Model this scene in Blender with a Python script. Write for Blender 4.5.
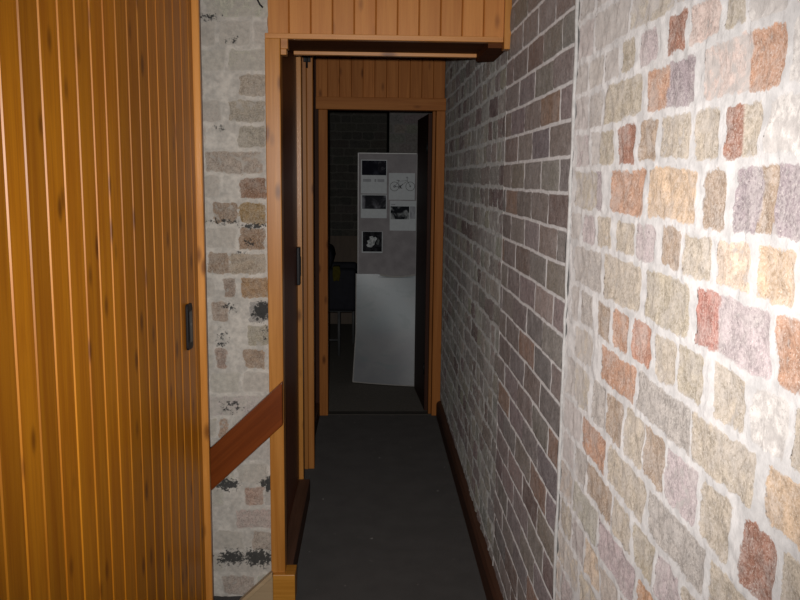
import bpy, bmesh, math, random
import numpy as np
from mathutils import Matrix, Vector

# ------------------------------------------------------------------ camera, light, exposure
for o in list(bpy.data.objects):
    bpy.data.objects.remove(o)
sc = bpy.context.scene
COL = sc.collection

F, VX, VY, ROLL, EYE = 830.0, 370.0, 177.0, math.radians(0.31), 1.56
fwd = Vector(((VX - 400) / F, -(VY - 300) / F, -1.0)).normalized()      # world +Y seen by the camera
upc = Vector((math.sin(ROLL), math.cos(ROLL), 0.0))
wx = fwd.cross(upc).normalized()
wz = wx.cross(fwd)
cam_d = bpy.data.cameras.new('camera')
cam_d.sensor_width = 36.0
cam_d.lens = 36.0 * F / 800.0
cam_d.clip_start = 0.02
cam = bpy.data.objects.new('camera', cam_d)
COL.objects.link(cam)
rot = Matrix((wx, fwd, wz))                                               # rows: world axes in camera space
cam.matrix_world = Matrix.Translation((0, 0, EYE)) @ rot.to_4x4()
sc.camera = cam

world = bpy.data.worlds.new('world')
sc.world = world
world.use_nodes = True
world.node_tree.nodes['Background'].inputs[0].default_value = (0.85, 0.9, 1.0, 1)
world.node_tree.nodes['Background'].inputs[1].default_value = 0.02

fl_d = bpy.data.lights.new('camera_flash', 'SPOT')
fl_d.energy = 200.0
fl_d.color = (1.0, 0.985, 0.97)
fl_d.spot_size = math.radians(79)
fl_d.spot_blend = 1.0
fl_d.shadow_soft_size = 0.012
flash = bpy.data.objects.new('camera_flash', fl_d)
COL.objects.link(flash)
flash.matrix_world = Matrix.Translation((-0.03, 0.0, EYE + 0.035)) @ rot.to_4x4()

sc.view_settings.view_transform = 'Standard'
sc.view_settings.look = 'None'
sc.view_settings.exposure = 0.0
sc.view_settings.gamma = 1.0
sc.view_settings.use_curve_mapping = False
sc.cycles.max_bounces = 8
sc.cycles.diffuse_bounces = 5

# ------------------------------------------------------------------ node helpers
class NT:
    def __init__(self, name):
        self.m = bpy.data.materials.new(name)
        self.m.use_nodes = True
        self.t = self.m.node_tree
        self.t.nodes.clear()
        self.out = self.n('ShaderNodeOutputMaterial')
        self.b = self.n('ShaderNodeBsdfPrincipled')
        self.t.links.new(self.b.outputs[0], self.out.inputs[0])
    def n(self, k, **kw):
        x = self.t.nodes.new(k)
        for a, v in kw.items():
            setattr(x, a, v)
        return x
    def put(self, sock, v):
        if hasattr(v, 'is_output') or isinstance(v, bpy.types.NodeSocket):
            self.t.links.new(v, sock)
        else:
            if isinstance(v, (tuple, list)) and len(v) == 3 and sock.type == 'RGBA':
                v = (*v, 1)
            if isinstance(v, (tuple, list)) and len(v) == 4 and sock.type == 'VECTOR':
                v = v[:3]
            sock.default_value = v
    def set(self, name, v):
        self.put(self.b.inputs[name], v)
    def coords(self, kind='Object'):
        return self.n('ShaderNodeTexCoord').outputs[kind]
    def mapping(self, vec, scale=(1, 1, 1), loc=(0, 0, 0)):
        x = self.n('ShaderNodeMapping')
        self.put(x.inputs['Vector'], vec)
        self.put(x.inputs['Scale'], scale)
        self.put(x.inputs['Location'], loc)
        return x.outputs[0]
    def noise(self, vec, scale, detail=3.0, rough=0.55, dist=0.0):
        x = self.n('ShaderNodeTexNoise')
        self.put(x.inputs['Vector'], vec)
        x.inputs['Scale'].default_value = scale
        x.inputs['Detail'].default_value = detail
        x.inputs['Roughness'].default_value = rough
        x.inputs['Distortion'].default_value = dist
        return x.outputs['Fac']
    def voro(self, vec, scale, rnd=1.0):
        x = self.n('ShaderNodeTexVoronoi')
        self.put(x.inputs['Vector'], vec)
        x.inputs['Scale'].default_value = scale
        x.inputs['Randomness'].default_value = rnd
        return x.outputs['Distance']
    def math(self, op, a, b=0.0, c=0.0, clamp=False):
        x = self.n('ShaderNodeMath', operation=op, use_clamp=clamp)
        self.put(x.inputs[0], a); self.put(x.inputs[1], b); self.put(x.inputs[2], c)
        return x.outputs[0]
    def step(self, v, lo, hi, a=0.0, b=1.0):
        x = self.n('ShaderNodeMapRange', interpolation_type='SMOOTHSTEP')
        self.put(x.inputs[0], v); self.put(x.inputs[1], lo); self.put(x.inputs[2], hi)
        self.put(x.inputs[3], a); self.put(x.inputs[4], b)
        return x.outputs[0]
    def mix(self, f, a, b, mode='MIX'):
        x = self.n('ShaderNodeMix', data_type='RGBA', blend_type=mode)
        self.put(x.inputs[0], f); self.put(x.inputs[6], a); self.put(x.inputs[7], b)
        return x.outputs[2]
    def attr(self, name):
        x = self.n('ShaderNodeAttribute', attribute_name=name)
        return x
    def sep(self, v):
        x = self.n('ShaderNodeSeparateColor')
        self.put(x.inputs[0], v)
        return x.outputs
    def scale_col(self, col, f):
        x = self.n('ShaderNodeVectorMath', operation='SCALE')
        self.put(x.inputs[0], col); self.put(x.inputs['Scale'], f)
        return x.outputs[0]
    def bump(self, h, strength=0.3, dist=0.002):
        x = self.n('ShaderNodeBump')
        self.put(x.inputs['Height'], h)
        x.inputs['Strength'].default_value = strength
        x.inputs['Distance'].default_value = dist
        self.set('Normal', x.outputs[0])

def plain(name, col, rough=0.6, spec=0.3, var=0.12, vscale=30, metal=0.0, bump=0.0, bscale=200):
    k = NT(name)
    c = k.coords()
    n = k.noise(c, vscale, 4)
    k.set('Base Color', k.scale_col(col + (1,) if len(col) == 3 else col, k.step(n, 0.25, 0.75, 1 - var, 1 + var)))
    k.set('Roughness', rough)
    k.set('Specular IOR Level', spec)
    k.set('Metallic', metal)
    if bump:
        k.bump(k.noise(c, bscale, 3), bump, 0.002)
    return k.m

def wood(name, base, dark, axis='Z', rough=0.32, spec=0.5, knots=True, coat=0.0, gmin=0.35):
    """Varnished timber with grain along one local axis; a per-board tone comes from the mesh."""
    k = NT(name)
    c = k.coords()
    t = k.attr('tone')
    ts = k.sep(t.outputs['Color'])
    off = k.n('ShaderNodeCombineXYZ')
    o1 = k.math('MULTIPLY', ts[1], 37.0)
    for i in range(3):
        k.put(off.inputs[i], o1)
    v = k.n('ShaderNodeVectorMath', operation='ADD')
    k.put(v.inputs[0], c); k.put(v.inputs[1], off.outputs[0])
    s = {'X': (1.6, 34, 34), 'Y': (34, 1.6, 34), 'Z': (34, 34, 1.6)}[axis]
    g = k.noise(k.mapping(v.outputs[0], s), 1.0, 5, 0.6, 0.6)
    s2 = tuple(q * (4.5 if q > 10 else 2.2) for q in s)
    g2 = k.noise(k.mapping(v.outputs[0], s2), 1.0, 3, 0.6, 0.2)
    f = k.math('ADD', k.math('MULTIPLY', g, 0.7), k.math('MULTIPLY', g2, 0.3))
    col = k.mix(k.step(f, gmin, 0.66), dark, base)
    if knots:
        s3 = {'X': (5, 13, 13), 'Y': (13, 5, 13), 'Z': (13, 13, 5)}[axis]
        d = k.voro(k.mapping(v.outputs[0], s3), 1.0)
        kf = k.math('MULTIPLY', k.step(d, 0.05, 0.22, 1.0, 0.0), 0.8)
        col = k.mix(kf, col, tuple(x * q for x, q in zip(dark, (0.32, 0.26, 0.24))))
    k.set('Base Color', k.scale_col(col, ts[0]))
    k.set('Roughness', rough)
    k.set('Specular IOR Level', spec)
    k.set('Coat Weight', coat)
    k.set('Coat Roughness', 0.2)
    k.bump(f, 0.12, 0.002)
    return k.m

def brickmat(name, mortar, wash, amp=0.016, washmix=0.85, spec=0.25, rough=0.75, fine=1.0, thr=0.0, dusty=0.3, bumpy=0.55, mvar=0.14):
    """Brick colours, distance to the brick's edge, lime smear and soot are stored on the wall's mesh."""
    k = NT(name)
    c = k.coords()
    ca = k.attr('brick_colour')
    ma = k.sep(k.attr('brick_mask').outputs['Color'])
    soot = ca.outputs['Alpha']
    n1 = k.noise(c, 55, 4, 0.6)
    n2 = k.noise(c, 190, 3, 0.65)
    n3 = k.noise(c, 17, 4, 0.6, 0.5)
    edge = k.math('MULTIPLY', k.math('SUBTRACT', ma[0], 0.5), 0.04)          # metres
    nn = k.math('SUBTRACT', k.math('ADD', k.math('ADD', k.math('MULTIPLY', n1, 0.5), k.math('MULTIPLY', n2, 0.25)), k.math('MULTIPLY', n3, 0.25)), 0.5)
    e2 = k.math('ADD', edge, k.math('MULTIPLY', nn, amp))
    mask = k.step(e2, thr - 0.0016, thr + 0.0016)
    # lime wash smeared over the face of the brick
    w1 = k.math('ADD', k.math('MULTIPLY', n3, 0.6), k.math('MULTIPLY', n1, 0.4))
    sm = k.math('ADD', k.math('MULTIPLY', ma[1], 0.5), 0.25)
    w = k.math('MULTIPLY', k.step(w1, k.math('SUBTRACT', sm, 0.05), k.math('ADD', sm, 0.05), 1.0, 0.0), washmix)
    # brick face: mottled, with pale sand grains
    mott = k.step(k.math('ADD', k.math('MULTIPLY', n1, 0.5), k.math('MULTIPLY', n2, 0.5)), 0.3, 0.7, 0.62, 1.38)
    face = k.scale_col(ca.outputs['Color'], mott)
    gr = k.step(k.noise(c, 420, 2, 0.5), 0.6, 0.68)
    face = k.mix(k.math('MULTIPLY', gr, 0.38 * fine), face, (0.8, 0.74, 0.66))
    pit = k.step(k.noise(c, 260, 2, 0.5), 0.3, 0.36, 1.0, 0.0)
    face = k.mix(k.math('MULTIPLY', pit, 0.45 * fine), face, (0.05, 0.04, 0.035))
    wcol = k.scale_col(wash, k.step(n1, 0.25, 0.75, 0.86, 1.12))
    dust = k.math('MULTIPLY', k.step(k.math('ADD', k.math('MULTIPLY', n3, 0.55), k.math('MULTIPLY', n2, 0.45)), 0.42, 0.62), dusty)
    face = k.mix(dust, face, wash)
    face = k.mix(w, face, wcol)
    mcol = k.scale_col(mortar, k.step(k.math('ADD', k.math('MULTIPLY', n3, 0.5), k.math('MULTIPLY', n1, 0.5)), 0.32, 0.68, 1 - mvar, 1 + mvar * 0.7))
    col = k.mix(mask, mcol, face)
    sf = k.math('MULTIPLY', k.step(k.math('ADD', k.noise(c, 75, 4, 0.7), k.math('MULTIPLY', soot, 0.45)), 0.68, 0.80), 0.93)
    sf = k.math('MULTIPLY', sf, k.step(soot, 0.05, 0.3))
    col = k.mix(sf, col, (0.035, 0.035, 0.034))
    k.set('Base Color', col)
    k.set('Roughness', rough)
    k.set('Diffuse Roughness', 0.8)
    k.set('Specular IOR Level', spec)
    h = k.math('ADD', k.math('MULTIPLY', n1, 0.6), k.math('MULTIPLY', n2, 0.55))
    h = k.math('ADD', h, k.math('MULTIPLY', mask, -0.25))
    k.bump(h, bumpy, 0.005)
    return k.m

# ------------------------------------------------------------------ mesh helpers
class MB:
    def __init__(self):
        self.v, self.f, self.t = [], [], []
        self.tone = (1.0, random.random())
    def new_tone(self, lo=0.85, hi=1.12):
        self.tone = (random.uniform(lo, hi), random.random())
    def add(self, vs, fs):
        b = len(self.v)
        self.v += [tuple(p) for p in vs]
        self.t += [self.tone] * len(vs)
        self.f += [tuple(b + i for i in f) for f in fs]
    def box(self, x0, x1, y0, y1, z0, z1):
        P = [(x, y, z) for z in (z0, z1) for y in (y0, y1) for x in (x0, x1)]
        self.add(P, [(0, 2, 3, 1), (4, 5, 7, 6), (0, 1, 5, 4), (2, 6, 7, 3), (0, 4, 6, 2), (1, 3, 7, 5)])
    def prism(self, poly, a, b, plane='XZ'):
        """poly in a plane, extruded along the third axis from a to b."""
        n = len(poly)
        def P(p, q):
            return {'XZ': (p[0], q, p[1]), 'XY': (p[0], p[1], q), 'YZ': (q, p[0], p[1])}[plane]
        vs = [P(p, a) for p in poly] + [P(p, b) for p in poly]
        fs = [tuple(range(n)), tuple(range(2 * n - 1, n - 1, -1))]
        fs += [(i, i + n, (i + 1) % n + n, (i + 1) % n) for i in range(n)]
        self.add(vs, fs)
    def tube(self, pts, r, seg=10, closed=False):
        pts = [Vector(p) for p in pts]
        n = len(pts)
        vs = []
        for i, p in enumerate(pts):
            d = (pts[(i + 1) % n] - pts[i - 1]) if closed else (pts[min(i + 1, n - 1)] - pts[max(i - 1, 0)])
            d.normalize()
            a = Vector((0, 0, 1)) if abs(d.z) < 0.9 else Vector((1, 0, 0))
            u = d.cross(a).normalized(); w = d.cross(u)
            rr = r[i] if isinstance(r, (list, tuple)) else r
            vs += [p + (u * math.cos(2 * math.pi * k / seg) + w * math.sin(2 * math.pi * k / seg)) * rr for k in range(seg)]
        fs = []
        for i in range(n if closed else n - 1):
            j = (i + 1) % n
            fs += [(i * seg + k, i * seg + (k + 1) % seg, j * seg + (k + 1) % seg, j * seg + k) for k in range(seg)]
        if not closed:
            fs += [tuple(range(seg))[::-1], tuple((n - 1) * seg + k for k in range(seg))]
        self.add(vs, fs)
    def build(self, name, mat, parent=None, matrix=None, bevel=0.0, seg=2, smooth=False):
        me = bpy.data.meshes.new(name)
        vs = self.v
        if matrix is not None:
            inv = matrix.inverted()
            vs = [inv @ Vector(p) for p in vs]
        me.from_pydata([tuple(p) for p in vs], [], self.f)
        a = me.attributes.new('tone', 'FLOAT_COLOR', 'POINT')
        arr = np.ones((len(self.t), 4), dtype=np.float32)
        arr[:, :2] = np.array(self.t, dtype=np.float32)
        a.data.foreach_set('color', arr.ravel())
        bm = bmesh.new(); bm.from_mesh(me)
        bmesh.ops.recalc_face_normals(bm, faces=bm.faces)
        bm.to_mesh(me); bm.free()
        if smooth:
            me.polygons.foreach_set('use_smooth', [True] * len(me.polygons))
        o = bpy.data.objects.new(name, me)
        me.materials.append(mat)
        COL.objects.link(o)
        if matrix is not None:
            o.matrix_world = matrix
        if parent is not None:
            o.parent = parent
            bpy.context.view_layer.update()
            o.matrix_parent_inverse = parent.matrix_world.inverted()
        if bevel:
            b = o.modifiers.new('bevel', 'BEVEL')
            b.width = bevel; b.segments = seg; b.limit_method = 'ANGLE'; b.angle_limit = math.radians(40)
        return o

def root(name, loc=(0, 0, 0)):
    o = bpy.data.objects.new(name, None)
    COL.objects.link(o)
    o.location = loc
    o.empty_display_size = 0.1
    bpy.context.view_layer.update()
    return o

def struct(o, label=None, cat=None):
    o['kind'] = 'structure'
    if label: o['label'] = label
    if cat: o['category'] = cat
    return o

def thing(o, label, cat, group=None):
    o['label'] = label; o['category'] = cat
    if group: o['group'] = group
    return o

def boards(mb, o, u, n, count, pitch, z0, z1, bev=0.0055, th=0.02, lo=0.86, hi=1.12, first=0.0, widths=None):
    """Upright tongue-and-groove boards with V joints: o start point, u along, n outward."""
    o = Vector(o); u = Vector(u).normalized(); n = Vector(n).normalized()
    for i in range(count):
        mb.new_tone(lo, hi)
        a = first + (sum(widths[:i]) if widths else i * pitch); b = a + (widths[i] if widths else pitch) - 0.0006
        prof = [(a, -th), (a, -bev), (a + bev * 0.62, 0), (b - bev * 0.62, 0), (b, -bev), (b, -th)]
        vs = []
        for z in (z0, z1):
            for p, q in prof:
                w = o + u * p + n * q
                vs.append((w.x, w.y, z))
        k = len(prof)
        fs = [(j, j + 1, j + 1 + k, j + k) for j in range(k - 1)] + [tuple(range(k))[::-1], tuple(range(k, 2 * k))]
        mb.add(vs, fs)

# ------------------------------------------------------------------ brick walls
def vnoise(u, v, s, rng):
    """smooth lattice noise in [-1, 1]; u, v in metres, s = cell size"""
    u = u / s; v = v / s
    u0 = np.floor(u.min()) - 1; v0 = np.floor(v.min()) - 1
    lat = rng.uniform(-1, 1, (int(u.max() - u0) + 4, int(v.max() - v0) + 4))
    iu = np.floor(u).astype(int); iv = np.floor(v).astype(int)
    fu = u - iu; fv = v - iv
    fu = fu * fu * (3 - 2 * fu); fv = fv * fv * (3 - 2 * fv)
    a = (iu - u0).astype(int); b = (iv - v0).astype(int)
    return (lat[a, b] * (1 - fu) * (1 - fv) + lat[a + 1, b] * fu * (1 - fv) + lat[a, b + 1] * (1 - fu) * fv + lat[a + 1, b + 1] * fu * fv)

def brick_face(name, rows, us, vs, place, mat, parent, jh=0.014, round_=0.012, warp=0.004, proud=0.003, rough=0.002,
               smear_fn=None, soot_fn=None, h_fn=None, seed=1):
    """rows: list of (v0, v1, [(u0, u1, rgb, smear)]) bottom to top. place(U, V, H) -> world x, y, z arrays."""
    rng = np.random.default_rng(seed)
    U, V = np.meshgrid(us, vs, indexing='ij')
    Uw = U + warp * vnoise(U, V, 0.055, rng) + warp * 0.5 * vnoise(U, V, 0.02, rng)
    Vw = V + warp * vnoise(U, V, 0.11, rng) + warp * 0.6 * vnoise(U, V, 0.03, rng)
    col = np.zeros(U.shape + (4,), dtype=np.float32)
    msk = np.ones(U.shape + (4,), dtype=np.float32)
    edge = np.full(U.shape, -0.02)
    hgt = np.zeros(U.shape)
    vb = np.array([r[0] for r in rows] + [rows[-1][1]])
    ri = np.clip(np.searchsorted(vb, Vw, side='right') - 1, 0, len(rows) - 1)
    for i, (v0, v1, br) in enumerate(rows):
        m = ri == i
        if not m.any() or not br: continue
        br = sorted(br)
        a = np.array([b[0] for b in br]); e = np.array([b[1] for b in br])
        mids = (e[:-1] + a[1:]) / 2
        uu = Uw[m]; vv = Vw[m]
        k = np.searchsorted(mids, uu)
        du = np.minimum(uu - a[k], e[k] - uu)
        dv = np.minimum(vv - v0, v1 - vv) - jh / 2
        d = np.minimum(du, dv)
        c = (du < round_) & (dv < round_)
        d = np.where(c, round_ - np.hypot(round_ - du, round_ - dv), d)
        edge[m] = d
        rgb = np.array([b[2] for b in br])
        col[m, :3] = rgb[k]
        sm = np.array([b[3] for b in br])
        msk[m, 1] = sm[k]
        hh = rng.uniform(-0.0015, 0.0025, len(br))
        hgt[m] = hh[k]
    if smear_fn is not None:
        msk[..., 1] = np.clip(msk[..., 1] + smear_fn(U, V), 0, 1)
    col[..., 3] = 0.0 if soot_fn is None else np.clip(soot_fn(U, V), 0, 1)
    msk[..., 0] = np.clip(edge / 0.04 + 0.5, 0, 1)
    s = np.clip((edge + 0.003) / 0.008, 0, 1); s = s * s * (3 - 2 * s)
    H = s * (proud + hgt) + rough * vnoise(U, V, 0.035, rng) + rough * 0.7 * vnoise(U, V, 0.014, rng) + rough * 1.2 * vnoise(U, V, 0.3, rng)
    if h_fn is not None:
        H = H + h_fn(U, V)
    x, y, z = place(U, V, H)
    nu, nv = U.shape
    P = np.stack([x, y, z], -1).reshape(-1, 3)
    idx = np.arange(nu * nv).reshape(nu, nv)
    q = np.stack([idx[:-1, :-1], idx[1:, :-1], idx[1:, 1:], idx[:-1, 1:]], -1).reshape(-1, 4)
    me = bpy.data.meshes.new(name)
    me.vertices.add(len(P)); me.loops.add(q.size); me.polygons.add(len(q))
    me.vertices.foreach_set('co', P.ravel().astype(np.float32))
    me.loops.foreach_set('vertex_index', q.ravel().astype(np.int32))
    me.polygons.foreach_set('loop_start', (np.arange(len(q)) * 4).astype(np.int32))
    me.polygons.foreach_set('use_smooth', np.ones(len(q), dtype=bool))
    me.update(calc_edges=True)
    for nm, arr in (('brick_colour', col), ('brick_mask', msk)):
        at = me.attributes.new(nm, 'FLOAT_COLOR', 'POINT')
        at.data.foreach_set('color', arr.reshape(-1, 4).ravel())
    me.materials.append(mat)
    o = bpy.data.objects.new(name, me)
    COL.objects.link(o)
    if parent is not None:
        o.parent = parent
    return o

random.seed(11)
TAN = (0.375, 0.315, 0.252); PEACH = (0.48, 0.37, 0.285); ORANGE = (0.375, 0.218, 0.148); RUST = (0.25, 0.125, 0.088)
GREY = (0.325, 0.288, 0.262); MAUVE = (0.375, 0.31, 0.31); WHITE = (0.52, 0.48, 0.45); OLIVE = (0.345, 0.292, 0.226)
PURP = (0.27, 0.22, 0.228); BROWN = (0.30, 0.22, 0.163); GOLD = (0.45, 0.325, 0.225); PINK = (0.45, 0.35, 0.31)
def jit(c, a=0.12):
    f = 1 + random.uniform(-a, a)
    return tuple(max(0.01, x * f * (1 + random.uniform(-a, a) * 0.4)) for x in c)

def bond_row(u0, u1, kind, pal, joint, smear=(0.1, 0.5), hl=0.106, sl=0.222, start=None):
    r = []
    u = u0 - (random.uniform(0, 0.12) if start is None else start)
    while u < u1:
        L = (hl if kind == 'h' else sl) * random.uniform(0.93, 1.06)
        if kind == 'm':
            L = hl if random.random() < 0.45 else sl
        r.append((u, u + L, jit(random.choice(pal)), random.uniform(*smear)))
        u += L + joint * random.uniform(0.8, 1.25)
    return r

XW = 0.48
near_rows_known = {
 (1.753, 1.824): [(1.871, 2.03, GREY, .5), (1.75, 1.85, OLIVE, .5), (1.64, 1.73, GREY, .5), (1.547, 1.62, OLIVE, .1), (1.425, 1.513, MAUVE, .25), (1.291, 1.373, RUST, .15), (1.171, 1.268, PINK, .25), (1.094, 1.145, OLIVE, .4), (0.979, 1.074, WHITE, .6), (.86, .96, WHITE, .6), (.74, .84, PINK, .5)],
 (1.667, 1.753): [(1.86, 2.0, MAUVE, .6), (1.745, 1.84, GREY, .35), (1.495, 1.716, OLIVE, .2), (1.36, 1.457, ORANGE, .12), (1.247, 1.361, PURP, .1), (1.06, 1.21, PINK, .5), (0.978, 1.062, ORANGE, .3), (0.74, 0.959, WHITE, .5)],
 (1.585, 1.667): [(1.843, 1.941, MAUVE, .3), (1.754, 1.81, GREY, .5), (1.653, 1.746, OLIVE, .12), (1.526, 1.619, RUST, .1), (1.403, 1.492, BROWN, .1), (1.253, 1.379, TAN, .3), (1.142, 1.23, TAN, .15), (1.068, 1.113, RUST, .2), (1.021, 1.069, TAN, .25), (0.90, 1.001, WHITE, .45), (.78, .885, PINK, .4)],
 (1.49, 1.585): [(1.76, 1.936, OLIVE, .3), (1.717, 1.762, PURP, .2), (1.461, 1.659, ORANGE, .1), (1.212, 1.429, GOLD, .1), (1.108, 1.179, BROWN, .2), (1.01, 1.077, PURP, .3), (.97, 1.012, BROWN, .15), (0.856, .972, PURP, .35), (.72, .83, ORANGE, .2)],
 (1.415, 1.49): [(1.88, 1.96, GREY, .5), (1.764, 1.857, MAUVE, .25), (1.644, 1.74, TAN, .2), (1.503, 1.61, TAN, .2), (1.389, 1.486, MAUVE, .35), (1.257, 1.341, BROWN, .2), (1.144, 1.241, TAN, .1), (1.021, 1.117, PEACH, .3), (0.912, 0.999, GOLD, .12), (.79, .89, WHITE, .4)],
 (1.317, 1.415): [(1.703, 1.916, GREY, .25), (1.455, 1.68, TAN, .2), (1.211, 1.417, OLIVE, .08), (1.10, 1.18, (.33, .15, .12), .15), (.959, 1.101, MAUVE, .2), (0.72, 0.938, ORANGE, .2)],
 (1.23, 1.317): [(1.872, 1.93, GREY, .4), (1.75, 1.845, GREY, .2), (1.629, 1.71, BROWN, .2), (1.51, 1.601, ORANGE, .08), (1.375, 1.474, (.35, .18, .125), .1), (1.258, 1.345, TAN, .2), (1.147, 1.241, OLIVE, .1), (1.014, 1.105, TAN, .35), (0.908, 0.992, WHITE, .5), (0.79, 0.885, TAN, .3)],
 (1.147, 1.23): [(1.752, 1.886, TAN, .4), (1.448, 1.665, (.35, .20, .135), .22), (1.182, 1.425, GREY, .15), (0.97, 1.17, TAN, .12), (0.72, 0.939, GOLD, .12)],
 (1.045, 1.147): [(1.88, 1.95, GREY, .5), (1.754, 1.87, OLIVE, .4), (1.628, 1.72, GREY, .15), (1.505, 1.606, BROWN, .15), (1.388, 1.487, TAN, .15), (1.273, 1.372, BROWN, .2), (1.148, 1.26, MAUVE, .3), (1.028, 1.125, TAN, .15), (.912, .99, RUST, .1), (.79, .89, TAN, .2)],
 (.958, 1.045): [(1.80, 1.95, MAUVE, .45), (1.60, 1.78, (.35, .20, .135), .2), (1.36, 1.575, TAN, .2), (1.10, 1.335, GREY, .25), (.85, 1.075, TAN, .2)],
 (.872, .958): [(1.86, 1.95, MAUVE, .4), (1.75, 1.84, GREY, .3), (1.54, 1.73, BROWN, .15), (1.42, 1.52, TAN, .25), (1.30, 1.40, OLIVE, .2), (1.18, 1.28, MAUVE, .3), (1.06, 1.16, TAN, .2)],
}
near_pal = [TAN, TAN, TAN, GREY, GREY, OLIVE, BROWN, MAUVE, PEACH, ORANGE]
rows_near = []
keys = sorted(near_rows_known)
zz = keys[0][0]; low = []
k = 0
while zz > -0.05:
    low.append((zz - 0.087, zz, bond_row(0.7, 1.99, 'h' if k % 2 else 's', near_pal, 0.022, (.15, .45))))
    zz -= 0.087; k += 1
rows_near = low[::-1] + [(a, b, near_rows_known[(a, b)]) for a, b in keys]
zz = keys[-1][1]; k = 0
while zz < 2.46:
    rows_near.append((zz, zz + 0.087, bond_row(0.7, 1.99, 's' if k % 2 == 0 else 'h', near_pal + [WHITE, MAUVE], 0.022, (.3, .6))))
    zz += 0.087; k += 1

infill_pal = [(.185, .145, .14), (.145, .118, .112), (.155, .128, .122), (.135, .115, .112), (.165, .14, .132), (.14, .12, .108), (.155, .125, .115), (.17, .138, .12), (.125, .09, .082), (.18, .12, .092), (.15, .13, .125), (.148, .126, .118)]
rows_inf = []
z0 = 1.612 - 0.0865 * 19
for i in range(29):
    a = z0 + i * 0.0865
    r = bond_row(1.975, 2.95, 's', infill_pal, 0.010, (.0, .22), sl=0.229, start=(0.0 if i % 2 else 0.115))
    rows_inf.append((a, a + 0.0865, [q for q in r if q[1] > 1.985]))
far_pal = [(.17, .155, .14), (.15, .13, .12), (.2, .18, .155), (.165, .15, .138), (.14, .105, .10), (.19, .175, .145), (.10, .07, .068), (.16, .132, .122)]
rows_far = []
zz = 1.612 - 0.0865 * 19; k = 0
while zz < 2.46:
    rows_far.append((zz, zz + 0.0865, bond_row(2.95, 5.5, 'h' if k % 3 else 's', far_pal, 0.016, (.1, .6))))
    zz += 0.0865; k += 1

M_near = brickmat('brick_lime_mortar', (0.51, 0.482, 0.468), (0.43, 0.392, 0.37), amp=0.038, thr=-0.002, washmix=0.8, dusty=0.45, bumpy=0.62, mvar=0.2)
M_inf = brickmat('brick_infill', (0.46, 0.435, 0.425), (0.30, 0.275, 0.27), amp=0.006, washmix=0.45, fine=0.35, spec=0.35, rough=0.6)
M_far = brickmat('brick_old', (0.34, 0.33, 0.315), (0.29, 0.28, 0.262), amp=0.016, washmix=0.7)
M_pier = brickmat('brick_limewashed', (0.57, 0.53, 0.475), (0.51, 0.47, 0.415), amp=0.046, washmix=0.8, dusty=0.4, spec=.15, bumpy=.75, mvar=.24)
M_dark = brickmat('brick_dark', (0.15, 0.14, 0.12), (0.16, 0.15, 0.13), amp=0.008, washmix=0.4, fine=0.2)

wr = struct(root('wall_right', (0.6, 2.0, 0)))
def placeR(U, V, H): return XW - H, U, V
def off(o):
    o.matrix_parent_inverse = o.parent.matrix_world.inverted()
off(brick_face('brickwork', rows_near, np.concatenate([np.arange(0.70, 1.35, 0.0045), np.arange(1.35, 1.9775, 0.0062)]), np.arange(0.0, 2.46, 0.0052), placeR, M_near, wr,
    jh=0.018, warp=0.004, proud=-0.002, rough=0.0026, round_=0.006,
    smear_fn=lambda U, V: 0.28 * np.clip((U - 1.62) / 0.3, 0, 1) + 0.25 * np.clip((V - 1.72) / 0.15, 0, 1) * np.clip((U - 1.4) / 0.4, 0, 1), seed=3))
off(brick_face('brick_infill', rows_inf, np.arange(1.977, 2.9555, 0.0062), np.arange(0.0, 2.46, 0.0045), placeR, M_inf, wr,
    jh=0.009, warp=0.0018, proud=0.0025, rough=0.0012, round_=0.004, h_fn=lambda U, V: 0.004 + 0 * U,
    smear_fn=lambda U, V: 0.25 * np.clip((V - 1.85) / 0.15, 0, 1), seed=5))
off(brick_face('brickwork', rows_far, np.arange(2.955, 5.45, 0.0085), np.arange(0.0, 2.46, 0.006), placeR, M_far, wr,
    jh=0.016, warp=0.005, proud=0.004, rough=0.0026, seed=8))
# the mortar line that closes the infilled opening on either side
mb = MB()
for y0 in (1.972, 2.950):
    n = 60
    pts = [(XW - 0.0035 + random.uniform(-.001, .001), y0 + 0.004 + random.uniform(-.003, .003), i * 2.45 / n) for i in range(n + 1)]
    mb.tube(pts, [random.uniform(0.0028, 0.0055) for _ in pts], 8)
M_joint = plain('pale_mortar', (0.46, 0.44, 0.425), 0.9, 0.1, 0.15, 60, bump=0.4)
mb.build('mortar_joint', M_joint, wr, smooth=True)
mb = MB(); mb.box(XW + 0.012, XW + 0.23, 0.70, 5.45, 0, 2.46)
M_plaster = plain('plain_plaster', (0.5, 0.48, 0.45), 0.9, 0.2)
mb.build('wall_core', M_plaster, wr)

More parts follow.
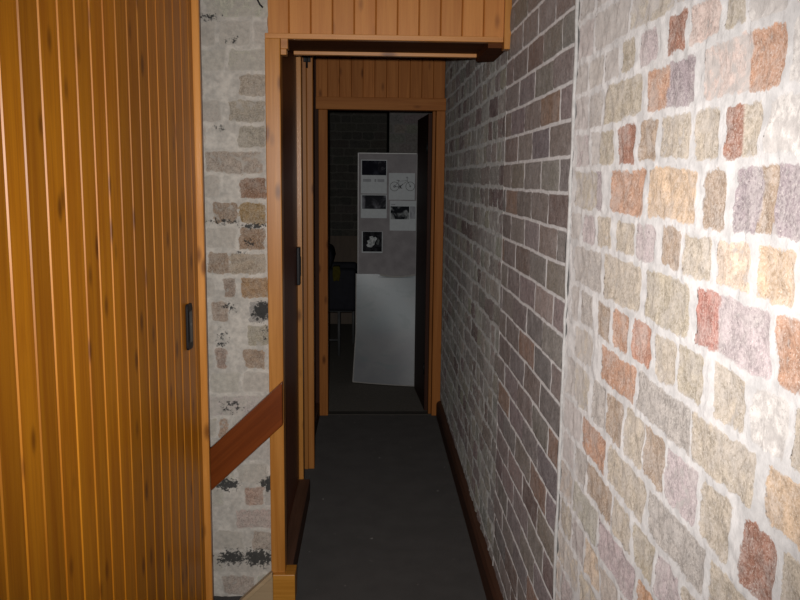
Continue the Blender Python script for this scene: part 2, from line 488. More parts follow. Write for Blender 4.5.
# brick pier that faces the camera on the left
YP = 2.93
def pier_bricks():
    base = 1.56 - 0.0865 * 18
    W = (0.42, 0.385, 0.335)
    rows = []
    acc = {}
    def px(x): return -0.354 + (x - 268) * 0.00353
    def zc(y): return 1.511 - (y - 190) * 0.00352
    for x0, x1, y0, y1, c, s in [
        (241, 266, 85, 97, (.36, .30, .235), .35), (232, 266, 112, 125, (.34, .295, .235), .45), (240, 266, 135, 150, (.35, .31, .25), .35),
        (208, 264, 160, 172, (.36, .295, .24), .45), (240, 266, 188, 200, (.26, .155, .10), .35), (239, 265, 207, 220, (.30, .20, .09), .3),
        (214, 237, 212, 224, (.27, .19, .13), .5), (239, 264, 233, 248, (.28, .18, .11), .35), (229, 264, 255, 272, (.36, .29, .215), .25), (208, 228, 258, 271, (.30, .215, .15), .45),
        (222, 234, 281, 296, (.30, .23, .18), .3), (241, 267, 281, 295, (.34, .215, .115), .2), (211, 227, 305, 315, (.36, .28, .22), .35), (247, 268, 302, 320, (.3, .28, .26), .4),
        (245, 266, 328, 344, (.35, .31, .235), .4), (213, 224, 352, 365, (.34, .25, .20), .3), (241, 262, 351, 366, (.34, .25, .18), .3), (215, 224, 419, 430, (.37, .26, .19), .45),
        (240, 258, 490, 504, (.40, .28, .22), .25), (230, 272, 530, 546, (.44, .35, .31), .5), (247, 269, 552, 566, (.38, .315, .26), .3), (216, 250, 590, 600, (.40, .33, .28), .4)]:
        acc.setdefault(round((zc((y0 + y1) / 2) - base) / 0.0865 - 0.5), []).append((px(x0), px(x1), c, s - .1))
    for i in range(-1, 30):
        a = base + i * 0.0865
        r = list(acc.get(i, []))
        u = -0.86 - random.uniform(0, .1)
        while u < -0.33:
            L = 0.103 if i % 2 else (0.103 if random.random() < .3 else 0.215)
            if all(u + L < q[0] - 0.006 or u > q[1] + 0.006 for q in r):
                r.append((u, u + L, jit(W, .16), random.uniform(.5, .85)))
                u += L + 0.016
            else:
                u += 0.01
        rows.append((a, a + 0.0865, r))
    return rows
def pier_soot(U, V):
    s = np.zeros_like(U)
    def px(x): return -0.354 + (x - 268) * 0.00353
    def zc(y): return 1.511 - (y - 190) * 0.00352
    for x, y, rx, ry, a in [(260, 311, 9, 9, 1.0), (222, 494, 12, 7, .85), (266, 494, 9, 8, .95), (226, 575, 14, 8, .9), (252, 575, 14, 9, 1.0), (225, 221, 20, 4, .6), (255, 225, 14, 3, .8),
                            (228, 308, 8, 6, .5), (220, 340, 7, 12, .5), (264, 333, 5, 10, .5), (215, 26, 11, 4, .6), (236, 47, 8, 5, .4), (222, 130, 8, 3, .5), (228, 410, 14, 8, .55), (252, 242, 10, 6, .45), (243, 252, 8, 2, .6), (272, 480, 3, 30, .6)]:
        d = ((U - px(x)) / (rx * .0042)) ** 2 + ((V - zc(y)) / (ry * .0042)) ** 2
        s = np.maximum(s, a * np.exp(-d * 0.9))
    return s
wl = struct(root('wall_left', (-0.6, 3.0, 0)))
def placeP(U, V, H): return U, YP - H, V
off(brick_face('brickwork', pier_bricks(), np.arange(-0.86, -0.338, 0.0045), np.arange(0.0, 2.46, 0.0045), placeP, M_pier, wl,
    jh=0.016, warp=0.006, proud=0.004, rough=0.0042, round_=0.008, soot_fn=pier_soot, seed=21))
mb = MB(); mb.box(-0.90, -0.36, YP + 0.012, YP + 0.24, 0, 2.46); mb.box(-0.55, -0.40, YP + 0.24, 5.45, 0, 2.46)
mb.build('wall_core', M_plaster, wl)

# ------------------------------------------------------------------ floors, ceiling, other walls
def carpet_mat():
    k = NT('charcoal_carpet')
    c = k.coords()
    n = k.noise(c, 420, 3, 0.7); m = k.noise(c, 7, 4, 0.6)
    f = k.math('MULTIPLY', k.step(n, 0.3, 0.7, 0.55, 1.45), k.step(m, 0.3, 0.7, 0.93, 1.07))
    col = k.scale_col((0.062, 0.057, 0.054, 1), f)
    lint = k.step(k.noise(c, 38, 2, 0.5), 0.735, 0.76)
    col = k.mix(k.math('MULTIPLY', lint, 0.5), col, (0.35, 0.33, 0.3))
    k.set('Base Color', col); k.set('Roughness', 0.95); k.set('Specular IOR Level', 0.1); k.set('Diffuse Roughness', 1.0)
    k.bump(n, 0.7, 0.004)
    return k.m
mb = MB(); mb.box(-1.1, 0.475, -0.6, 5.36, -0.05, 0.0)
struct(mb.build('floor', carpet_mat()))
mb = MB(); mb.box(-2.2, 2.2, 5.36, 9.2, -0.05, -0.004)
struct(mb.build('floor', plain('brown_grey_carpet', (0.21, 0.19, 0.165), 0.95, 0.1, 0.2, 150, bump=0.5)))
mb = MB(); mb.box(-1.3, 0.72, -0.6, 5.45, 2.46, 2.55); mb.box(-2.2, 2.2, 5.45, 9.3, 2.5, 2.6)
struct(mb.build('ceiling', plain('ceiling_paint', (0.35, 0.33, 0.30), 0.9, 0.2)))

# far room
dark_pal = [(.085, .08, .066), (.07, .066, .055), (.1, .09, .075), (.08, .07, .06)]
def simple_rows(u0, u1, pal, z1):
    r = []; z = -0.04; k = 0
    while z < z1:
        r.append((z, z + .0865, bond_row(u0, u1, 'h' if k % 2 else 's', pal, .012, (.1, .4)))); z += .0865; k += 1
    return r
wb = struct(root('wall_back', (0, 9.2, 0)))
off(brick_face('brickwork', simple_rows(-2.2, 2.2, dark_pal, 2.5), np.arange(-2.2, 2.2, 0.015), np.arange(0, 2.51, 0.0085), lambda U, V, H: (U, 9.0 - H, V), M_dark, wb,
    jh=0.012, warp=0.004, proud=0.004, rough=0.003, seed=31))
pale_pal = [(.30, .26, .245), (.26, .24, .22), (.32, .27, .25), (.27, .26, .23)]
M_pale = brickmat('brick_pale_room', (0.30, 0.28, 0.265), (0.3, 0.28, 0.26), amp=0.01, washmix=0.5, fine=0.3)
off(brick_face('pier', simple_rows(0.16, 1.2, pale_pal, 2.5), np.arange(0.172, 1.2, 0.012), np.arange(0, 2.51, 0.0085), lambda U, V, H: (U, 7.6 - H, V), M_pale, wb,
    jh=0.012, warp=0.004, proud=0.004, rough=0.003, seed=33))
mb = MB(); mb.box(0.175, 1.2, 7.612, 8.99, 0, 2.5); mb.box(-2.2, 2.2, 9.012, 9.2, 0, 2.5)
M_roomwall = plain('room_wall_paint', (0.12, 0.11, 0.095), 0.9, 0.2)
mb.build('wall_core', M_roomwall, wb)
mb = MB(); mb.box(-2.3, -2.2, 5.45, 9.2, 0, 2.5); mb.box(-2.3, -0.4, 5.40, 5.46, 0, 2.5)
struct(mb.build('wall_room_left', M_roomwall))
mb = MB(); mb.box(2.2, 2.3, 5.45, 9.2, 0, 2.5); mb.box(0.49, 2.3, 5.40, 5.46, 0, 2.5)
struct(mb.build('wall_room_right', M_roomwall))

# ------------------------------------------------------------------ timber
PINE, PINE_D = (0.52, 0.225, 0.045), (0.38, 0.14, 0.022)
W_door = wood('varnished_pine_boards', (0.62, 0.228, 0.008), (0.46, 0.145, 0.004), 'Z', rough=0.40, coat=0.0, spec=0.55)
W_postZ = wood('varnished_pine_upright', (0.52, 0.225, 0.05), (0.40, 0.155, 0.026), 'Z', coat=0.1, spec=.4)
W_postX = wood('varnished_pine_rail', (0.53, 0.235, 0.065), (0.40, 0.155, 0.035), 'X', coat=0.2)
W_lintel = wood('pine_lining_boards', (0.56, 0.232, 0.055), (0.46, 0.17, 0.036), 'Z', rough=0.45, spec=.3)
W_far = wood('red_pine_lining', (0.60, 0.225, 0.055), (0.46, 0.155, 0.033), 'Z', rough=0.55, spec=.15)
W_farX = wood('red_pine_rail', (0.60, 0.23, 0.058), (0.46, 0.155, 0.034), 'X', rough=0.55, spec=.15)
W_dark = wood('dark_stained_timber', (0.25, 0.075, 0.035), (0.17, 0.05, 0.022), 'Z', rough=0.42, spec=.35, knots=False)
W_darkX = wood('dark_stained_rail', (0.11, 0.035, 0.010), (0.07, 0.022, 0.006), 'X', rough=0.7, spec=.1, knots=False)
W_darkY = wood('dark_stained_skirting', (0.115, 0.055, 0.033), (0.08, 0.037, 0.022), 'Y', rough=0.6, spec=.2, knots=False)
W_rail = wood('mahogany_brown_rail', (0.20, 0.045, 0.007), (0.145, 0.030, 0.004), 'X', rough=0.3, knots=False, coat=0.2)
W_beige = wood('pale_bare_timber', (0.50, 0.36, 0.21), (0.43, 0.30, 0.17), 'X', rough=0.5, knots=False)
M_black = plain('black_iron', (0.010, 0.009, 0.010), 0.5, 0.3, 0.1)
W_dim = wood('near_black_stained_door', (0.085, 0.032, 0.018), (0.06, 0.022, 0.012), 'Z', rough=0.6, spec=.15, knots=False)

# door_1: boarded door on the left, running almost along the passage
random.seed(5)
def door_pt(y): return Vector((-0.851 + 0.103 * y, y, 0))
du = Vector((0.103, 1.0, 0)).normalized(); dn = Vector((1.0, -0.103, 0)).normalized()
d1 = struct(root('door_1', (-0.62, 2.0, 0)))
far = door_pt(2.757)
mb = MB()
WD = [0.079] * 13 + [0.0775, 0.080, 0.0825, 0.0805, 0.0765, 0.0735, 0.074, 0.0735, 0.0725, 0.071, 0.0695, 0.071, 0.070, 0.071, 0.069, 0.0455]
start = far - du * sum(WD)
boards(mb, start, du, dn, len(WD), 0, 0.012, 2.42, bev=0.0065, th=0.03, lo=0.80, hi=1.12, widths=WD)
mb.build('boards', W_door, d1)
pu = door_pt(2.637)
mb = MB()
m4 = Matrix((( dn.x, du.x, 0, pu.x), (dn.y, du.y, 0, pu.y), (0, 0, 1, 1.081), (0, 0, 0, 1)))
def loc_box(mb, m, *a):
    t = MB(); t.box(*a)
    mb.add([m @ Vector(p) for p in t.v], t.f)
rim = [(-.022, -.074), (.018, -.074), (.026, -.064), (.026, .060), (.018, .074), (-.022, .074), (-.026, .066), (-.026, -.066)]
t = MB(); t.prism(rim, 0.0005, 0.0085, 'YZ')
mb.add([m4 @ Vector(p) for p in t.v], t.f)
fp = mb.build('flush_pull', M_black, d1, bevel=0.002)
mb = MB(); loc_box(mb, m4, 0.0085, 0.011, -.012, .012, -.05, .05)
mb.build('finger_recess', plain('worn_black_metal', (0.03, 0.028, 0.028), 0.3, 0.6), fp, bevel=0.001)
mb = MB(); loc_box(mb, m4, 0.0085, 0.0125, -.004, .004, .004, .012)
mb.build('screw', plain('dull_steel', (0.25, 0.24, 0.23), 0.4, 0.5, metal=0.8), fp)

# trim_1: post that door_1 closes against, its face turned to the camera
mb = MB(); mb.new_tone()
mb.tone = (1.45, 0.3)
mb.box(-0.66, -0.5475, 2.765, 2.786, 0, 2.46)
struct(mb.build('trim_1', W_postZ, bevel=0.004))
mb = MB(); mb.tone = (0.75, .6)
mb.box(-0.72, -0.5715, 2.788, 2.917, 0, 2.46)
struct(mb.build('trim_2', W_dark))
mb = MB(); mb.box(-1.05, -0.90, -0.6, 3.2, 0, 2.46)
struct(mb.build('wall_left_near', M_plaster))

# trim_3: post beside the brick pier, with plinth block and small bracket
t3 = struct(root('trim_3', (-0.33, 2.93, 0)))
mb = MB(); mb.tone = (1.05, .15); mb.box(-0.3565, -0.305, 2.902, 2.975, 0.108, 2.0185)
mb.build('post', W_postZ, t3, bevel=0.003)
mb = MB(); mb.tone = (1.1, .55); mb.box(-0.350, -0.268, 2.886, 2.97, 0, 0.108)
mb.build('plinth_block', wood('pine_block', (0.56, 0.25, 0.04), (0.42, 0.17, 0.02), 'X', coat=0.1, knots=False), t3, bevel=0.003)
mb = MB(); mb.tone = (.95, .75); mb.box(-0.304, -0.279, 2.905, 2.95, 1.985, 2.02)
mb.box(-0.304, -0.284, 2.905, 2.95, 1.965, 1.985)
mb.build('corner_bracket', W_postX, t3, bevel=0.002)

# trim_4: boarded bulkhead over the passage
random.seed(9)
t4 = struct(root('trim_4', (0.06, 2.95, 2.03)))
mb = MB(); boards(mb, (-0.35, 2.925, 0), (1, 0, 0), (0, -1, 0), 11, 0.0735, 2.035, 2.46, bev=0.005, lo=.93, hi=1.06)
mb.build('boards', W_lintel, t4)
mb = MB(); mb.tone = (1.12, .2); mb.box(-0.357, 0.452, 2.912, 2.945, 2.019, 2.037)
mb.build('bottom_rail', W_postX, t4, bevel=0.002)
mb = MB(); mb.tone = (1.0, .4); mb.box(0.4525, 0.476, 2.90, 2.95, 1.995, 2.46)
mb.build('end_strip', W_postZ, t4, bevel=0.002)
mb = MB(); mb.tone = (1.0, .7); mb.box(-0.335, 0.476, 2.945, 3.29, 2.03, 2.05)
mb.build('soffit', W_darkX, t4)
mb = MB(); mb.tone = (1.0, .8); mb.box(0.405, 0.474, 2.95, 3.29, 2.005, 2.03)
mb.build('soffit_batten', W_darkX, t4)
mb = MB(); mb.tone = (1.15, .1); mb.box(-0.292, 0.405, 3.262, 3.29, 2.0165, 2.03)
mb.build('rear_rail', W_postX, t4, bevel=0.0015)
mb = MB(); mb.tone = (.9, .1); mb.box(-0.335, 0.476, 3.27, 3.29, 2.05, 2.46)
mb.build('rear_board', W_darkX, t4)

# loose end of a black cable that hangs down the pier from the ceiling
mb = MB()
mb.tube([(-0.405, 2.918, 2.46), (-0.40, 2.912, 2.30), (-0.392, 2.908, 2.20), (-0.383, 2.908, 2.150), (-0.372, 2.909, 2.128), (-0.362, 2.912, 2.118)], .003, 8)
thing(mb.build('cable', M_black, smooth=True), 'thin black cable hanging on the pale brick pier beside the boarded bulkhead', 'cable')

# handrail board fixed across the pier, skirting string at its foot
ang = math.atan2(0.243, 0.257)
hm = Matrix.Translation((-0.45, 2.89, 0.63)) @ Matrix.Rotation(-ang, 4, 'Y')
s_ = math.tan(ang)
xa, xb = -1.0, -0.306
top = lambda x: 0.838 + (x + 0.308) * s_
bot = lambda x: 0.680 + (x + 0.308) * s_
mb = MB(); mb.tone = (1.0, .35)
xl = -0.80
mb.prism([(xl, bot(xl)), (xb, bot(xb)), (xb, top(xb)), (xl, top(xl))], 2.872, 2.900, 'XZ')
hr = mb.build('handrail', W_rail, None, hm, bevel=0.004)
thing(hr, 'wide red-brown timber handrail sloping across the whitewashed brick pier', 'handrail')
st = struct(root('baseboard_left', (-0.4, 2.9, 0)))
mb = MB(); mb.tone = (.95, .4)
mb.prism([(-0.455, 0.0), (-0.351, 0.0), (-0.351, 0.098)], 2.893, 2.918, 'XZ')
mb.build('string_panel', W_beige, st)
mb = MB(); mb.tone = (1.1, .9)
mb.prism([(-0.477, 0.0), (-0.455, 0.0), (-0.351, 0.098), (-0.351, 0.119)], 2.887, 2.918, 'XZ')
mb.build('string_moulding', W_beige, st, bevel=0.002)

# ------------------------------------------------------------------ left side of the passage
d2 = struct(root('door_2', (-0.35, 3.4, 0)))
mb = MB(); mb.tone = (1.0, .2); mb.box(-0.375, -0.337, 2.98, 3.895, 0.10, 2.15)
mb.build('leaf', W_dark, d2, bevel=0.002)
mb = MB(); mb.box(-0.3365, -0.322, 3.83, 3.885, 1.06, 1.235)
lk = mb.build('rim_latch', M_black, d2, bevel=0.003)
mb = MB(); mb.box(-0.3225, -0.319, 3.842, 3.873, 1.10, 1.19)
mb.build('latch_cover', M_black, lk, bevel=0.001)
mb = MB(); mb.tone = (1.1, .2); mb.box(-0.375, -0.285, 2.98, 3.895, 0, 0.098)
struct(mb.build('baseboard_passage', W_darkY, bevel=0.004))
mb = MB(); mb.tone = (1.12, .5); mb.box(-0.40, -0.3165, 3.90, 3.945, 0, 2.44)
struct(mb.build('trim_5', W_postZ, bevel=0.002))
mb = MB(); mb.tone = (1.0, .25); mb.box(-0.42, -0.385, 3.945, 4.30, 0, 2.15)
mb.tone = (1.0, .65); mb.box(-0.42, -0.352, 4.362, 5.31, 0, 2.15)
struct(mb.build('wall_left_panel', W_dark))
t6 = struct(root('trim_6', (-0.32, 4.33, 0)))
mb = MB(); mb.tone = (.8, .5); mb.box(-0.385, -0.323, 4.30, 4.36, 0, 2.44)
mb.build('post', W_lintel, t6, bevel=0.003)
mb = MB(); mb.tone = (.95, .9); mb.box(-0.3225, -0.291, 4.306, 4.36, 0, 2.44)
mb.build('door_stop', W_lintel, t6, bevel=0.004)
bt = root('door_bolt', (-0.33, 4.29, 2.12))
mb = MB(); mb.box(-0.336, -0.300, 4.285, 4.2995, 2.125, 2.20); mb.build('plate', M_black, bt, bevel=0.002)
mb = MB(); mb.tube([(-0.318, 4.281, 2.19), (-0.318, 4.281, 2.095)], .0055, 10); mb.build('rod', M_black, bt, smooth=True)
thing(bt, 'small black iron bolt high on the post on the left of the passage', 'bolt')
mb = MB(); mb.tone = (.9, .9); mb.box(-0.352, -0.322, 4.362, 5.31, 0, 0.09)
struct(mb.build('baseboard_passage', W_darkY, bevel=0.004))
mb = MB(); mb.tone = (.8, .1); mb.box(-0.43, -0.376, 2.99, 5.31, 2.155, 2.46)
struct(mb.build('wall_left_upper', W_dark))
mb = MB(); mb.tone = (1.05, .3)
mb.prism([(0.476, 0.0), (0.445, 0.0), (0.445, 0.085), (0.455, 0.102), (0.476, 0.108)], 0.70, 5.30, 'XZ')
struct(mb.build('baseboard_right', W_darkY))

# ------------------------------------------------------------------ doorway at the end of the passage
random.seed(14)
t7 = struct(root('trim_7', (0.07, 5.36, 0)))
mb = MB(); mb.tone = (.82, .35); mb.box(-0.324, -0.268, 5.315, 5.40, 0, 1.975)
mb.build('jamb', W_far, t7, bevel=0.004)
mb = MB(); mb.tone = (.8, .6); mb.box(-0.42, -0.326, 5.35, 5.398, 0, 2.46)
mb.build('packing_strip', W_dim, t7)
mb = MB(); mb.tone = (.62, .6); mb.box(0.394, 0.413, 5.345, 5.40, 0, 1.975)
mb.build('door_stop', W_far, t7, bevel=0.003)
mb = MB(); mb.tone = (.85, .85); mb.box(0.415, 0.472, 5.315, 5.40, 0, 1.975)
mb.build('jamb', W_far, t7, bevel=0.004)
mb = MB(); mb.tone = (.9, .5); mb.box(-0.34, 0.474, 5.305, 5.40, 1.976, 2.052)
mb.build('head_rail', W_farX, t7, bevel=0.003)
mb = MB(); boards(mb, (-0.34, 5.33, 0), (1, 0, 0), (0, -1, 0), 11, 0.0735, 2.053, 2.46, bev=0.004, lo=.85, hi=1.05)
mb.build('boards', W_far, t7)
mb = MB(); mb.tone = (1, .5); mb.box(-0.268, 0.44, 5.33, 5.40, 0.0, 0.006)
mb.build('threshold_strip', plain('worn_threshold', (0.07, 0.06, 0.05), 0.7, 0.3), t7)

d3 = struct(root('door_3', (0.39, 5.42, 0)))
mb = MB(); mb.tone = (.75, .3)
mb.prism([(0.372, 5.412), (0.408, 5.412), (0.374, 6.03), (0.338, 6.03)], 0.008, 1.965, 'XY')
mb.build('leaf', W_dim, d3, bevel=0.002)
for z in (0.3, 1.75):
    mb = MB(); mb.tube([(0.366, 5.406, z - .04), (0.366, 5.406, z + .04)], .006, 10)
    mb.build('hinge', M_black, d3, smooth=True)

# ------------------------------------------------------------------ display board with pinned sheets
YB = 6.30
M_felt = plain('grey_felt', (0.34, 0.315, 0.32), 0.95, 0.1, 0.12, 14, bump=0.4)
M_alu = plain('dull_aluminium', (0.36, 0.35, 0.34), 0.45, 0.4, 0.08, metal=0.3)
db = root('display_board', (0.13, YB, 0))
mb = MB(); mb.box(-0.084, 0.350, YB + .004, YB + .022, 0.10, 1.732); mb.build('felt_panel', M_felt, db)
for x in (-0.092, 0.350):
    mb = MB(); mb.box(x, x + 0.008, YB, YB + .026, 0.02, 1.74); mb.build('side_rail', M_alu, db, bevel=0.0015)
for z in (0.092, 1.732):
    mb = MB(); mb.box(-0.0838, 0.3498, YB, YB + .026, z, z + 0.008); mb.build('cross_rail', M_alu, db, bevel=0.0015)
for x in (-0.092, 0.350):
    mb = MB(); mb.prism([(YB - .02, 0), (YB + .3, 0), (YB + .3, .014), (YB + .04, .024), (YB - .02, .024)], x - .006, x + .014, 'YZ')
    mb.build('foot', M_alu, db, bevel=0.002)
thing(db, 'tall narrow grey display board pinned with sheets beyond the end doorway', 'display board')

M_paper = plain('white_paper', (0.66, 0.69, 0.70), 0.8, 0.2, 0.05, 40)
M_ink = plain('printed_ink', (0.03, 0.03, 0.035), 0.7, 0.2)
M_greyink = plain('faint_print', (0.40, 0.41, 0.43), 0.8, 0.2)
def photo_mat(name, dark, light, scale, lo, hi, seed, dist=0.6):
    k = NT(name)
    c = k.mapping(k.coords(), (1, 1, 1), (seed * 1.7, 0, seed))
    n = k.noise(c, scale, 3, 0.5, dist)
    k.set('Base Color', k.mix(k.step(n, lo, hi), dark, light)); k.set('Roughness', 0.85); k.set('Specular IOR Level', 0.1)
    return k.m
YF = YB + .004
def sheet(name, x0, x1, z0, z1, label):
    o = root(name, ((x0 + x1) / 2, YF, z0))
    mb = MB(); n = 8
    g = [(x0 + (x1 - x0) * i / n, z0 + (z1 - z0) * j / n) for j in range(n + 1) for i in range(n + 1)]
    for f, dy in ((0, 0.0012), (1, 0.0)):
        pass
    vs = [(x, YF - .0006 - .0012 * abs(math.sin(3 * (x - x0) + 5 * (z - z0))), z) for x, z in g]
    mb.add(vs + [(x, y - .0004, z) for x, y, z in vs], [])
    N = (n + 1) ** 2
    b = []
    for j in range(n):
        for i in range(n):
            a = j * (n + 1) + i
            b.append((a, a + 1, a + n + 2, a + n + 1)); b.append(tuple(N + q for q in (a, a + n + 1, a + n + 2, a + 1)))
    mb.f += b
    mb.build('paper', M_paper, o)
    thing(o, label, 'poster', 'sheets pinned to the display board')
    return o
def patch(o, name, x0, x1, z0, z1, mat, d=0.003):
    mb = MB(); mb.box(x0, x1, YF - d - .0006, YF - d, z0, z1)
    return mb.build(name, mat, o)
p1 = sheet('poster', -0.068, 0.127, 1.437, 1.688, 'white sheet with dark picture above faint print, top left of the display board')
patch(p1, 'picture', -0.061, 0.122, 1.574, 1.682, photo_mat('night_picture', (.012, .013, .02), (.08, .085, .11), 9, .52, .85, 1))
ph = patch(p1, 'picture_figure', 0.062, 0.112, 1.594, 1.676, photo_mat('pale_figure', (.02, .02, .026), (.16, .16, .18), 22, .48, .72, 2), .0038)
for a, b in ((-0.053, 0.008), (0.034, 0.048), (0.056, 0.108)):
    patch(p1, 'print_line', a, b, 1.524, 1.545, M_greyink)
p2 = sheet('poster', -0.068, 0.128, 1.253, 1.430, 'white sheet with a blurred grey picture, directly under the top left sheet')
patch(p2, 'picture', -0.058, 0.122, 1.322, 1.424, photo_mat('blurred_picture', (.03, .03, .035), (.26, .26, .29), 11, .42, .68, 5))
p3 = sheet('poster', 0.142, 0.338, 1.392, 1.592, 'white sheet with a line drawing of a bicycle on the display board')
def ring(cx, cz, r, w, mb, seg=40, yy=YF - .0032):
    mb.tube([(cx + r * math.cos(2 * math.pi * i / seg), yy, cz + r * math.sin(2 * math.pi * i / seg)) for i in range(seg)], w, 6, True)
def line(mb, pts, w, yy=YF - .0032):
    mb.tube([(x, yy, z) for x, z in pts], w, 6)
def ptxy(px, py):            # metres on the sheet from the drawing's own grid
    return 0.142 + (px - 410) / 326 * 0.196, 1.592 - (py - 288) * 0.196 / 326
W1, W2 = ptxy(480, 455), ptxy(678, 452)
mb = MB(); ring(*W1, 0.033, .0016, mb); ring(*W1, 0.007, .002, mb, 16)
mb.build('drawn_wheel', M_ink, p3)
mb = MB(); ring(*W2, 0.033, .0016, mb); ring(*W2, 0.004, .002, mb, 16)
mb.build('drawn_wheel', M_ink, p3)
mb = MB()
bb, seat, head = ptxy(548, 462), ptxy(528, 375), ptxy(640, 378)
line(mb, [W1, ptxy(530, 395), bb], .0014); line(mb, [W1, bb], .0018); line(mb, [ptxy(530, 392), head], .0010)
line(mb, [bb, ptxy(600, 415), ptxy(645, 388)], .0012); line(mb, [W2, head, ptxy(636, 330)], .0014); line(mb, [ptxy(625, 342), ptxy(652, 348)], .0018)
line(mb, [ptxy(505, 378), ptxy(545, 380)], .0020); line(mb, [ptxy(528, 378), ptxy(531, 395)], .0012)
line(mb, [bb, ptxy(575, 480)], .0022); line(mb, [ptxy(548, 450), ptxy(585, 428)], .0022)
ring(*bb, .008, .0025, mb, 18)
mb.build('drawn_frame', M_ink, p3)
p4 = sheet('poster', 0.151, 0.349, 1.160, 1.385, 'white sheet with a dark and pale photograph, under the bicycle drawing')
patch(p4, 'picture', 0.157, 0.298, 1.246, 1.343, photo_mat('contrasty_picture', (.02, .022, .026), (.40, .42, .42), 13, .47, .62, 8))
patch(p4, 'picture_margin', 0.304, 0.344, 1.250, 1.343, photo_mat('grey_margin', (.30, .30, .33), (.48, .49, .51), 20, .4, .6, 3))
patch(p4, 'print_line', 0.160, 0.192, 1.352, 1.361, M_greyink)
p5 = sheet('poster', -0.060, 0.098, 0.990, 1.152, 'small square black photograph with a white shape, lowest on the display board')
patch(p5, 'picture', -0.052, 0.093, 0.999, 1.150, photo_mat('black_picture', (.012, .012, .014), (.035, .035, .04), 30, .4, .6, 4))
mb = MB()
mb.prism([(-.015, 1.035), (.012, 1.030), (.035, 1.052), (.043, 1.075), (.056, 1.098), (.044, 1.112), (.030, 1.104), (.022, 1.118), (-.002, 1.112), (.002, 1.092), (-.020, 1.080), (-.012, 1.062), (-.026, 1.048)], YF - .0044, YF - .0038, 'XZ')
mb.build('picture_shape', photo_mat('white_shape', (.30, .32, .32), (.66, .68, .68), 40, .35, .6, 6), p5)
mb = MB(); mb.prism([(.05, 1.055), (.068, 1.05), (.075, 1.085), (.062, 1.11), (.055, 1.09)], YF - .0044, YF - .0038, 'XZ')
mb.build('picture_shape', photo_mat('grey_shape', (.05, .055, .055), (.16, .17, .17), 40, .35, .6, 7), p5)

# pale sheet of board leaning at the foot of the display board, one corner bowed
k = NT('pale_blue_grey_print')
c = k.coords()
n = k.noise(c, 3.2, 4, 0.55, 0.4); n2 = k.noise(k.mapping(c, (1, 1, 2.2)), 6, 3, 0.5, 0.5)
sp = k.n('ShaderNodeSeparateXYZ'); k.put(sp.inputs[0], c)
band = k.step(sp.outputs[2], 0.30, 0.52)
col = k.mix(band, (0.27, 0.275, 0.29), (0.34, 0.39, 0.41))
col = k.mix(k.math('MULTIPLY', k.step(n, 0.42, 0.62), 0.4), col, (0.40, 0.40, 0.395))
col = k.mix(k.math('MULTIPLY', k.step(n2, 0.56, 0.68), 0.4), col, (0.22, 0.28, 0.285))
k.set('Base Color', col); k.set('Roughness', 0.35)
M_print = k.m
sh = root('leaning_panel', (0.12, 6.14, 0))
nu, nv = 20, 30
def shp(a, b):
    # a 0..1 left to right, b 0..1 floor to top
    x0 = -0.123 + 0.022 * min(1, b * 2.2); x1 = 0.342 + 0.014 * b
    y0 = 6.205 + 0.075 * b; y1 = 6.075 + 0.195 * b
    x = x0 + (x1 - x0) * a; y = y0 + (y1 - y0) * a - 0.012 * math.sin(math.pi * a) * (1 - b)
    z = b * (0.826 - 0.018 * math.sin(math.pi * max(0, a - .35) / .65) * (1 if b > .99 else 0)) + 0.004
    return Vector((x, y, z))
mb = MB()
g = [shp(i / nu, j / nv) for j in range(nv + 1) for i in range(nu + 1)]
Nn = len(g)
fs = []
for j in range(nv):
    for i in range(nu):
        a = j * (nu + 1) + i
        fs.append((a, a + 1, a + nu + 2, a + nu + 1)); fs.append(tuple(Nn + q for q in (a, a + nu + 1, a + nu + 2, a + 1)))
per = [i for i in range(nu + 1)] + [j * (nu + 1) + nu for j in range(1, nv + 1)] + [nv * (nu + 1) + i for i in range(nu - 1, -1, -1)] + [j * (nu + 1) for j in range(nv - 1, 0, -1)]
for q in range(len(per)):
    a, b = per[q], per[(q + 1) % len(per)]
    fs.append((b, a, a + Nn, b + Nn))
mb.add(g + [p + Vector((0.001, 0.005, 0)) for p in g], fs)
mb.build('printed_face', M_print, sh)
M_edge = plain('worn_pale_edge', (0.46, 0.44, 0.41), 0.6, 0.3)
for pts, nm in (([shp(0, j / 20) for j in range(21)], 'left_edge'), ([shp(1, j / 20) for j in range(21)], 'right_edge'), ([shp(j / 20, 0) for j in range(21)], 'bottom_edge')):
    mb = MB(); mb.tube([p + Vector((0, -.001, .004)) for p in pts], .0042, 6); mb.build(nm, M_edge, sh)
mb = MB(); mb.tube([shp(j / 20, 1) + Vector((0, -.003, .0)) for j in range(8, 21)], .007, 6); mb.build('curled_top_edge', M_edge, sh)
thing(sh, 'pale blue-grey printed panel leaning at the foot of the display board', 'panel')

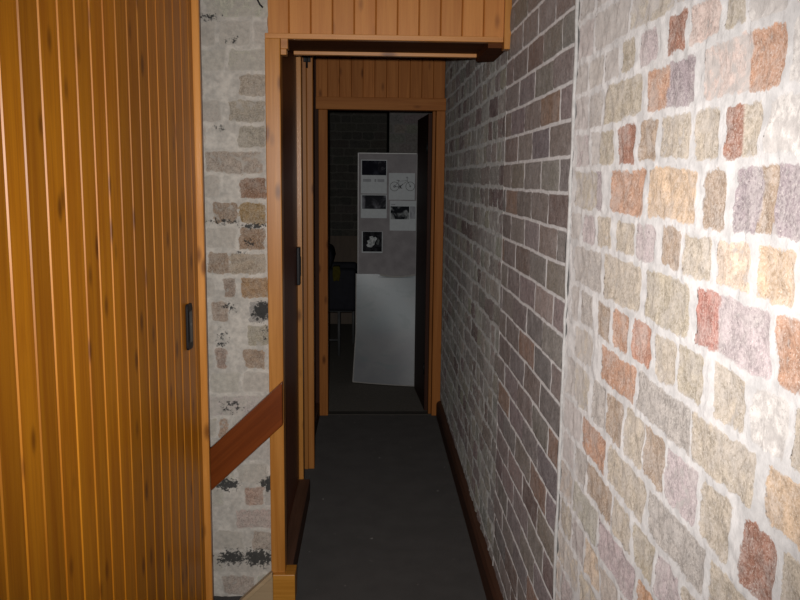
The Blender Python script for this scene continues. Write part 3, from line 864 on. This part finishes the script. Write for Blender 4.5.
# ------------------------------------------------------------------ dim things left of the display board
M_blk = plain('black_upholstery', (0.016, 0.016, 0.022), 0.75, 0.3, 0.2, 20, bump=0.3)
M_leg = plain('grey_painted_metal', (0.10, 0.10, 0.10), 0.5, 0.4)
ch = root('armchair', (-0.34, 7.45, 0))
def cushion(x0, x1, y0, y1, z0, z1, name, bev=0.04):
    mb = MB(); mb.box(x0, x1, y0, y1, z0, z1); return mb.build(name, M_blk, ch, bevel=bev, seg=4, smooth=True)
cushion(-0.52, -0.14, 7.22, 7.68, 0.42, 0.60, 'seat')
cushion(-0.56, -0.115, 7.14, 7.22, 0.40, 0.775, 'arm', .03)
cushion(-0.56, -0.115, 7.68, 7.76, 0.40, 0.775, 'arm', .03)
mb = MB(); mb.prism([(-0.46, .42), (-0.38, .42), (-0.36, .70), (-0.315, .86), (-0.335, .945), (-0.42, .95), (-0.50, .70)], 7.20, 7.70, 'XZ')
mb.build('backrest', M_blk, ch, bevel=.03, seg=3, smooth=True)
for x, y in ((-0.53, 7.18), (-0.265, 7.18), (-0.53, 7.72), (-0.15, 7.72)):
    mb = MB(); mb.tube([(x, y, 0), (x, y, 0.41)], .013, 10); mb.build('leg', M_leg, ch, smooth=True)
for x0, x1, z in ((-0.53, -0.15, .40), (-0.53, -0.265, .14)):
    mb = MB(); mb.tube([(x0, 7.18, z), (x1, 7.18, z)], .010, 8); mb.build('stretcher', M_leg, ch, smooth=True)
thing(ch, 'black upholstered armchair in the unlit room, behind the left jamb of the end doorway', 'armchair')
mb = MB()
n = 10
fold = [(-0.315, .795), (-0.255, .792), (-0.248, .74), (-0.256, .69), (-0.262, .668), (-0.285, .674), (-0.309, .665), (-0.318, .72)]
mb.prism(fold, 7.108, 7.134, 'XZ')
mb.prism([(-0.312, .779), (-0.258, .779), (-0.258, .797), (-0.312, .797)], 7.11, 7.215, 'XZ')
cl = mb.build('yellow_cloth', plain('mustard_cloth', (0.085, 0.07, 0.010), 0.9, 0.1, 0.2, 40, bump=0.4), bevel=.006, seg=3)
thing(cl, 'dull yellow folded cloth hanging over the arm of the black armchair', 'cloth')
mb = MB(); mb.tone = (1, .4)
mb.prism([(8.78, 0.0), (8.80, 0.0), (8.975, 0.93), (8.955, 0.93)], -0.75, 0.04, 'YZ')
pl = mb.build('plywood_sheet', wood('brown_plywood', (0.135, 0.09, 0.055), (0.10, 0.065, 0.04), 'Z', knots=False, rough=.6))
thing(pl, 'brown plywood sheet leaning on the dark brick back wall behind the armchair', 'plywood')
